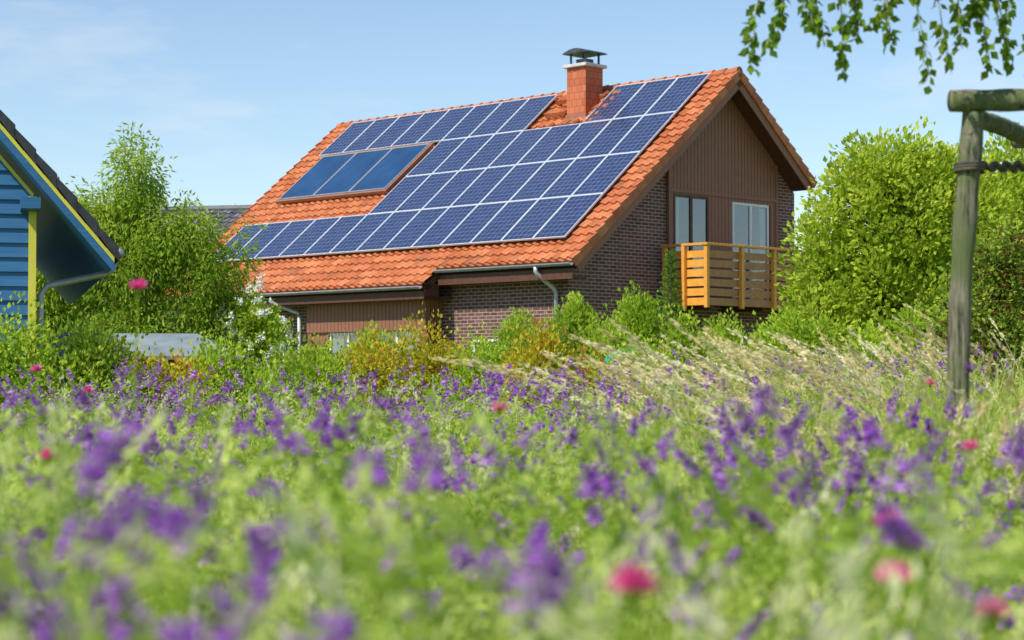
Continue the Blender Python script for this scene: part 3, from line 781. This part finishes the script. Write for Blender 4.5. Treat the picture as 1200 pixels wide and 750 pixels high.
limb([(2.55, 8.85, 2.7), (2.35, 8.6, 2.8), (2.1, 8.4, 2.74), (1.95, 8.3, 2.62)])
tw = [((1.02, 8, 2.72), (.98, 8, 2.55), (.97, 8, 2.34)), ((1.08, 8.02, 2.76), (1.10, 8, 2.6), (1.03, 8, 2.42)),
      ((1.2, 8.05, 2.85), (1.22, 8.05, 2.66), (1.27, 8.05, 2.46)), ((1.28, 8.03, 2.86), (1.33, 8.0, 2.6), (1.34, 8, 2.29)),
      ((1.38, 8.1, 2.9), (1.40, 8.1, 2.7), (1.42, 8.1, 2.46)), ((1.5, 8.1, 2.9), (1.52, 8.1, 2.72), (1.55, 8.1, 2.46)),
      ((1.6, 7.95, 2.85), (1.62, 7.95, 2.6), (1.68, 7.95, 2.26)), ((1.66, 8.0, 2.86), (1.72, 8.0, 2.62), (1.76, 8.0, 2.34)),
      ((1.78, 8.1, 2.95), (1.82, 8.1, 2.7), (1.84, 8.1, 2.42)), ((1.9, 8.2, 2.95), (1.93, 8.2, 2.7), (1.98, 8.2, 2.36)),
      ((2.0, 8.3, 2.8), (2.05, 8.3, 2.6), (2.10, 8.3, 2.38)), ((1.12, 7.9, 2.8), (1.18, 7.9, 2.62), (1.20, 7.9, 2.48)),
      ((1.75, 8.3, 2.9), (1.6, 8.3, 2.7), (1.5, 8.3, 2.56)), ((2.1, 8.3, 2.8), (1.95, 8.2, 2.66), (1.85, 8.2, 2.55))]
for p in tw: twig(p, 56)
for k in range(60):
    a = rng.uniform(0, 6.28); z = rng.uniform(2.7, 4.6); rr = rng.uniform(.2, .9) * (1 - (z - 2.7) / 3)
    c = bo + np.array([rr * math.cos(a) + .15, rr * math.sin(a) + .1, z - bo[2]])
    if c[0] / c[1] < .25 and c[2] < 3.0: continue
    twig([bo + np.array([0, 0, z - .1 - bo[2]]), c + [0, 0, .15], c + [.1 * math.cos(a), .1 * math.sin(a), -.25]], 36)
gobj('trunk', g, [M['birchbark']], bt, True); gobj('crown', gl, [L['birch']], bt)

# ------------------------------------------------------------ meadow
def field(n, d0, d1, p=1.0, wid=.30, pad=.5):
    d = d0 + (d1 - d0) * rng.random(n) ** p
    x = rng.uniform(-1, 1, n) * (wid * d + pad); return x, d
def patch(x, y): return .5 + .25 * np.sin(x * 1.7 + y * .9) + .25 * np.sin(x * .8 - y * 1.3 + 2)
g = Geo()
n = 34000; x, y = field(n, 1.5, 27, 1.15, .29, .35)
h = (.48 + .26 * patch(x, y) + rng.normal(0, .12, n)).clip(.2, 1.05)
P = np.stack([x, y, gz(x, y) - .02], 1)
blades(g, P, h, rng.uniform(.005, .010, n) * (1 + y / 16), rng.uniform(.1, .7, n), 0, np.clip(rng.random(n) * .6 + .4 * patch(x * 2, y * 2), 0, 1))
n = 1800; y = rng.uniform(6.5, 18, n); x = rng.uniform(.05, .28, n) * y
P = np.stack([x, y, gz(x, y) - .02], 1)
blades(g, P, rng.uniform(.7, 1.15, n), rng.uniform(.008, .014, n), rng.uniform(.1, .6, n), 0, rng.uniform(0, .8, n))
n = 420; y = rng.uniform(6.8, 8.2, n); x = rng.uniform(.19, .28, n) * y
P = np.stack([x, y, gz(x, y) - .02], 1)
blades(g, P, rng.uniform(.78, 1.08, n), rng.uniform(.007, .012, n), rng.uniform(.1, .5, n), 0, rng.uniform(0, .9, n))
n = 230; y = rng.uniform(2.0, 8, n); x = rng.uniform(-.28, .28, n) * y
P = np.stack([x, y, gz(x, y) - .02], 1)
blades(g, P, np.minimum(1.10, 1.05 - rng.uniform(-.02, .08, n) * y), rng.uniform(.004, .007, n), rng.uniform(.1, .8, n), 0, rng.uniform(.4, 1, n))
ob = gobj('meadow_grass', g, [L['grass']]); meta(ob, 'dense green meadow grass', 'grass', kind='stuff')
g = Geo(); n = 8800; x, y = field(n, 1.6, 26, 1.1, .29, .35); m = 12
h = (.44 + .36 * patch(x, y) + rng.normal(0, .10, n)).clip(.2, .97) * rng.uniform(.5, 1.0, n)
h = np.where((y < 6) & (y > 2.2) & (rng.random(n) < .12), np.maximum(h, 1.02 - rng.uniform(.03, .14, n) * y), h)
B = np.stack([x, y, gz(x, y) + h], 1); A = nrm(rdir(n) * [1, 1, .4] + [0, 0, .35])
t = np.linspace(0, 1, m)[None, :, None]; Q = B[:, None] + A[:, None] * t * .14
sidev = nrm(np.cross(A, rdir(n)))[:, None] * np.where(np.arange(m) % 2, 1, -1)[None, :, None]
D = (sidev + A[:, None] * .5)
leaves(Q.reshape(-1, 3), D.reshape(-1, 3), np.repeat(rng.uniform(.022, .042, n), m), np.repeat(rng.uniform(.009, .018, n), m), np.repeat(rng.random(n), m), g)
ob = gobj('meadow_foliage', g, [L['meadowleaf']]); meta(ob, 'feathery green leaves filling the meadow', 'foliage', kind='stuff')
def tallgrass(g, x, y, h, lean, az, sc=1.0, k=26, wl_=.022, jit=.008):
    n = len(x); P = np.stack([x, y, gz(x, y)], 1)
    r = rng.random(n)
    tip, low, d = blades(g, P, h, np.full(n, .004) * (1 + y / 14), lean, 0, r, az)
    u = rng.random((n, k)) ** 1.0
    C = low[:, None] * (1 - u[..., None]) + tip[:, None] * u[..., None] + rng.normal(0, jit, (n, k, 3)) * sc
    D = (tip - low)[:, None] / .15 * 1.3 + rng.normal(0, .22, (n, k, 3)) + np.array([0, 0, -.15])
    leaves(C.reshape(-1, 3), D.reshape(-1, 3), wl_ * sc, wl_ * .34 * sc, np.repeat(r, k), g)
g = Geo()
n = 330; y = rng.uniform(9.5, 18, n); x = rng.uniform(.07, .27, n) * y
tallgrass(g, x, y, rng.uniform(.86, 1.22, n), rng.uniform(.2, .9, n), rng.normal(2.9, .9, n), 1.3, 30, jit=.005)
n = 150; y = rng.uniform(8.5, 13, n); x = rng.uniform(.075, .26, n) * y
tallgrass(g, x, y, rng.uniform(1.08, 1.40, n), rng.uniform(.4, 1.0, n), rng.normal(2.9, .7, n), 1.35, 44, jit=.004)
n = 110; y = rng.uniform(5.5, 8.1, n); x = rng.uniform(.15, .28, n) * y
tallgrass(g, x, y, rng.uniform(.78, 1.12, n), rng.uniform(.2, .8, n), None, 1.2, 34, jit=.005)
ob = gobj('tall_seeding_grass', g, [L['straw']]); meta(ob, 'tall straw coloured seeding grass', 'grass', kind='stuff')
g = Geo()
n = 650; x, y = field(n, 2.2, 24, 1.0)
tallgrass(g, x, y, rng.uniform(.65, 1.05, n), rng.uniform(.1, .5, n), None, 1.1)
n = 56; y = rng.uniform(1.3, 2.8, n); x = rng.uniform(-.27, .27, n) * y
tallgrass(g, x, y, np.clip(1.02 - rng.uniform(.01, .12, n) * y, .6, 1.0), rng.uniform(.1, .4, n), None, 1.15, 26)
ob = gobj('pale_meadow_grass', g, [L['palegrass']]); meta(ob, 'pale green flowering meadow grass', 'grass', kind='stuff')

def vetch(h, far=False):
    gs = Geo(); gb = Geo()
    ln = rng.normal(0, .12, 2)
    t = np.linspace(0, 1, 6); C = np.stack([ln[0] * t ** 1.6, ln[1] * t ** 1.6, h * t], 1)
    if not far: tube(gs, C, np.linspace(.0022, .0012, 6), 3, cap=False)
    nleaf = 3 if far else 9
    for i in range(nleaf):
        u = rng.uniform(.45, .97); b = np.array([np.interp(u, t, C[:, j]) for j in range(3)])
        a = nrm(np.array([rng.normal(), rng.normal(), .5])); m = 7 if far else 14
        q = b + a * np.linspace(.01, .11, m)[:, None]; s = nrm(np.cross(a, rdir(1)[0])) * np.where(np.arange(m) % 2, 1, -1)[:, None]
        leaves(q, s + a * .5, .028, .010, rng.uniform(.3, 1), gs)
    nr = 2 if far else int(rng.integers(1, 5))
    for i in range(nr):
        u = 1.0 if i == 0 else rng.uniform(.80, .98); b = np.array([np.interp(u, t, C[:, j]) for j in range(3)])
        az = rng.uniform(0, 6.28); side = np.array([math.cos(az), math.sin(az), 0])
        ax = nrm(np.array([0, 0, 1.]) + side * rng.uniform(.2, 1.6)); ped = 0.01 if i == 0 else rng.uniform(.03, .07)
        if not far: tube(gs, [b, b + ax * (ped + .04)], .0012, 3, cap=False)
        Lr = rng.uniform(.030, .062); m = 10 if far else 28
        tt = np.linspace(0, 1, m); P = b + ax * (ped + Lr * tt[:, None])
        phi = az + rng.uniform(-2.2, 2.2, m)
        D = np.stack([np.cos(phi), np.sin(phi), -.35 + .9 * tt], 1)
        L_ = (.020 - .008 * tt) * (1.4 if far else 1); florets(P, D, L_, L_ * .45, np.clip(rng.uniform(.0, .75, m) + .35 * (1 - tt) * rng.random(), 0, 1), gb)
    return gs, gb
bases = []
for k in range(12):
    gs, gb = vetch(.85)
    bases.append((gs.mesh('vetch_plant', [L['meadowleaf']]), gb.mesh('blossom', [L['purple']])))
cands = []
xx_, yy_ = field(112, 2.5, 23, .95, .25, .0)
for cx_, cy_ in zip(xx_, yy_):
    k = int(rng.integers(3, 13)); s_ = .06 + .018 * cy_
    cands.append(np.stack([cx_ + rng.normal(0, s_, k), cy_ + rng.normal(0, s_, k)], 1))
dx = rng.uniform(-.25, .02, 170); dy = rng.uniform(7, 19, 170); cands.append(np.stack([dx * dy, dy], 1))
dx = rng.uniform(.04, .23, 34); dy = rng.uniform(2.8, 6.0, 34); cands.append(np.stack([dx * dy, dy], 1))
pp = np.concatenate(cands); pp = pp[(pp[:, 1] > 2.0) & (np.abs(pp[:, 0]) < .262 * pp[:, 1])]
x, y = pp[:, 0], pp[:, 1]; top = rng.uniform(.66, 1.0, len(x))
top = np.maximum(top, 1.05 - .120 * y + rng.uniform(.0, .12, len(x)))
near = [(-.306, 1.7, 1.00), (-.27, 1.6, .97), (-.285, 1.75, .93), (-.255, 1.85, .95), (-.48, 2.2, .95), (-.38, 1.7, .90), (-.28, 1.7, .91), (-.15, 1.5, .89), (-.19, 1.55, .885),
        (-.28, 2.2, .88), (-.12, 2.4, .86), (.335, 3.0, 1.03), (.39, 3.0, .95), (.48, 2.6, .94), (.64, 3.0, .88), (.51, 3.5, .99), (.09, 2.4, .90), (.04, 2.2, .84),
        (-.07, 4, .92), (-.21, 4.5, .97), (.72, 3.2, .90), (.60, 2.9, .86), (-.35, 1.9, .98), (.2, 3.3, .92), (.14, 2.9, .90),
        (-.12, 1.45, .885), (-.10, 1.55, .88), (-.34, 1.5, .90), (-.36, 1.45, .885), (-.22, 1.45, .90), (.02, 1.7, .86), (-.05, 1.9, .86), (-.31, 1.65, .95), (-.26, 1.7, .99),
        (-.45, 2.0, .89), (.28, 2.2, .86), (.42, 2.4, .90), (.16, 2.1, .88), (-.16, 2.6, .93), (-.56, 2.5, .90),
        (-.29, 1.68, .97), (-.30, 1.72, .92), (-.24, 1.6, .93), (-.39, 1.75, .885), (-.13, 1.5, .875), (.35, 3.05, .99), (.40, 2.9, .92)]
nr_ = np.array(near); x = np.concatenate([nr_[:, 0], x]); y = np.concatenate([nr_[:, 1], y]); top = np.concatenate([nr_[:, 2], top])
o = np.argsort(y); x = x[o]; y = y[o]; top = top[o]
NI = min(300, len(x))
for i in range(NI):
    bi = int(rng.integers(0, 12)); g0 = float(gz(x[i], y[i])); s = (top[i]) / .89
    a = bpy.data.objects.new('vetch_plant', bases[bi][0]); b = bpy.data.objects.new('blossom', bases[bi][1])
    a.location = (x[i], y[i], g0); a.rotation_euler = (0, 0, rng.uniform(0, 6.28)); s2 = rng.uniform(.95, 1.4)
    a.scale = (s2, s2, s); COL.objects.link(a); COL.objects.link(b); b.parent = a
    meta(a, 'purple flowering vetch on thin green stem', 'wildflower', 'purple vetch flowers in the meadow')
far = []
for k in range(6):
    gs, gb = vetch(.85, True); Vs, Ts, _, Rs = gs.arrays(); Vb, Tb, _, Rb = gb.arrays(); far.append((Vs, Ts, Rs, Vb, Tb, Rb))
G = Geo()
for i in range(NI, len(x)):
    Vs, Ts, Rs, Vb, Tb, Rb = far[int(rng.integers(0, 6))]; a = rng.uniform(0, 6.28); s = rng.uniform(1.0, 1.4)
    Rm = np.array([[math.cos(a) * s, -math.sin(a) * s, 0], [math.sin(a) * s, math.cos(a) * s, 0], [0, 0, top[i] / .87]])
    off = np.array([x[i], y[i], float(gz(x[i], y[i]))])
    G.add(Vs @ Rm.T + off, Ts, 0, Rs); G.add(Vb @ Rm.T + off, Tb, 1, Rb)
ob = gobj('vetch_meadow', G, [L['meadowleaf'], L['purple']]); meta(ob, 'mass of purple vetch across the meadow', 'wildflowers', kind='stuff')

def corn(x, y, z, r=.02):
    g0 = float(gz(x, y)); h = z - g0
    gs = Geo(); gb = Geo()
    t = np.linspace(0, 1, 6); l = rng.normal(0, .03, 2)
    C = np.stack([l[0] * (1 - t), l[1] * (1 - t), h * t], 1); tube(gs, C, np.linspace(.003, .002, 6), 5)
    tube(gs, [(0, 0, h - .018), (0, 0, h - .008), (0, 0, h)], [.004, .009, .006], 7)
    P = C[rng.integers(1, 5, 10)]; leaves(P, rdir(10) + [0, 0, .8], .07, .008, .5, gs)
    n = 70; a = rng.uniform(0, 6.28, n); el = rng.uniform(.1, 1.2, n)
    D = np.stack([np.cos(a) * np.cos(el), np.sin(a) * np.cos(el), np.sin(el)], 1)
    leaves(np.zeros((n, 3)) + [0, 0, h] + D * .003, D, r * rng.uniform(.8, 1.2, n), r * .5, rng.random(n), gb, fold=.3)
    a = gobj('pink_cornflower', gs, [L['meadowleaf']]); a.location = (x, y, g0); gobj('blossom', gb, [L['pink']], a)
    meta(a, 'pink cornflower on a slender green stem', 'wildflower', 'pink cornflowers in the meadow')
for p in [(.096, 1.6, .885, .019), (.40, 2.1, .845, .018), (.44, 2.35, .885, .016), (-.93, 4.0, .90, .022), (-.045, 7.0, .96, .030), (-.94, 5.0, 1.29, .024),
          (-2.15, 9.0, 1.11, .028), (.48, 2.0, .82, .015), (.92, 4.0, .92, .018), (-1.7, 8.0, 1.02, .02), (2.1, 10, 1.05, .022)]:
    corn(*p)

# ------------------------------------------------------------ light and sky
EL, AZ = math.radians(50), math.radians(228)
w = bpy.data.worlds.new('World'); scene.world = w; w.use_nodes = True; nt = w.node_tree; nt.nodes.clear()
out = nt.nodes.new('ShaderNodeOutputWorld')
sky = nt.nodes.new('ShaderNodeTexSky'); sky.sky_type = 'NISHITA'; sky.sun_disc = False
sky.sun_elevation = EL; sky.sun_rotation = AZ; sky.air_density = 1.0; sky.dust_density = .1; sky.ozone_density = 2.2
b1_ = nt.nodes.new('ShaderNodeBackground'); b1_.inputs[1].default_value = .15
nt.links.new(sky.outputs[0], b1_.inputs[0])
b2_ = nt.nodes.new('ShaderNodeBackground'); b2_.inputs[0].default_value = (.92, .96, 1, 1); b2_.inputs[1].default_value = .95
tc = nt.nodes.new('ShaderNodeTexCoord'); mp = nt.nodes.new('ShaderNodeMapping'); mp.inputs['Scale'].default_value = (5, 5, 22)
mp.inputs['Rotation'].default_value = (.1, .15, 0)
ns = nt.nodes.new('ShaderNodeTexNoise'); ns.inputs['Scale'].default_value = 1.3; ns.inputs['Detail'].default_value = 7; ns.inputs['Roughness'].default_value = .6
nt.links.new(tc.outputs['Generated'], mp.inputs[0]); nt.links.new(mp.outputs[0], ns.inputs['Vector'])
fc = ramp(nt, ns.outputs[0], [(.54, (0, 0, 0)), (.85, (.6, .6, .6))])
mx = nt.nodes.new('ShaderNodeMixShader'); nt.links.new(fc, mx.inputs[0]); nt.links.new(b1_.outputs[0], mx.inputs[1]); nt.links.new(b2_.outputs[0], mx.inputs[2])
nt.links.new(mx.outputs[0], out.inputs[0])
sd = bpy.data.lights.new('sun', 'SUN'); sd.energy = 5.0; sd.angle = math.radians(.5); sd.color = (1, .96, .89)
so = bpy.data.objects.new('sun', sd); COL.objects.link(so)
dirv = Vector((math.sin(AZ) * math.cos(EL), math.cos(AZ) * math.cos(EL), math.sin(EL)))
so.rotation_euler = dirv.to_track_quat('Z', 'Y').to_euler()

# ------------------------------------------------------------ camera
cd = bpy.data.cameras.new('camera'); cam = bpy.data.objects.new('camera', cd); COL.objects.link(cam)
cam.location = (0, 0, 1.05); cam.rotation_euler = (math.radians(90 + 1.84), 0, 0)
cd.lens = 70; cd.sensor_width = 36; cd.clip_end = 6000; cd.clip_start = .05
cd.dof.use_dof = True; cd.dof.focus_distance = 22; cd.dof.aperture_fstop = 4.3
scene.camera = cam
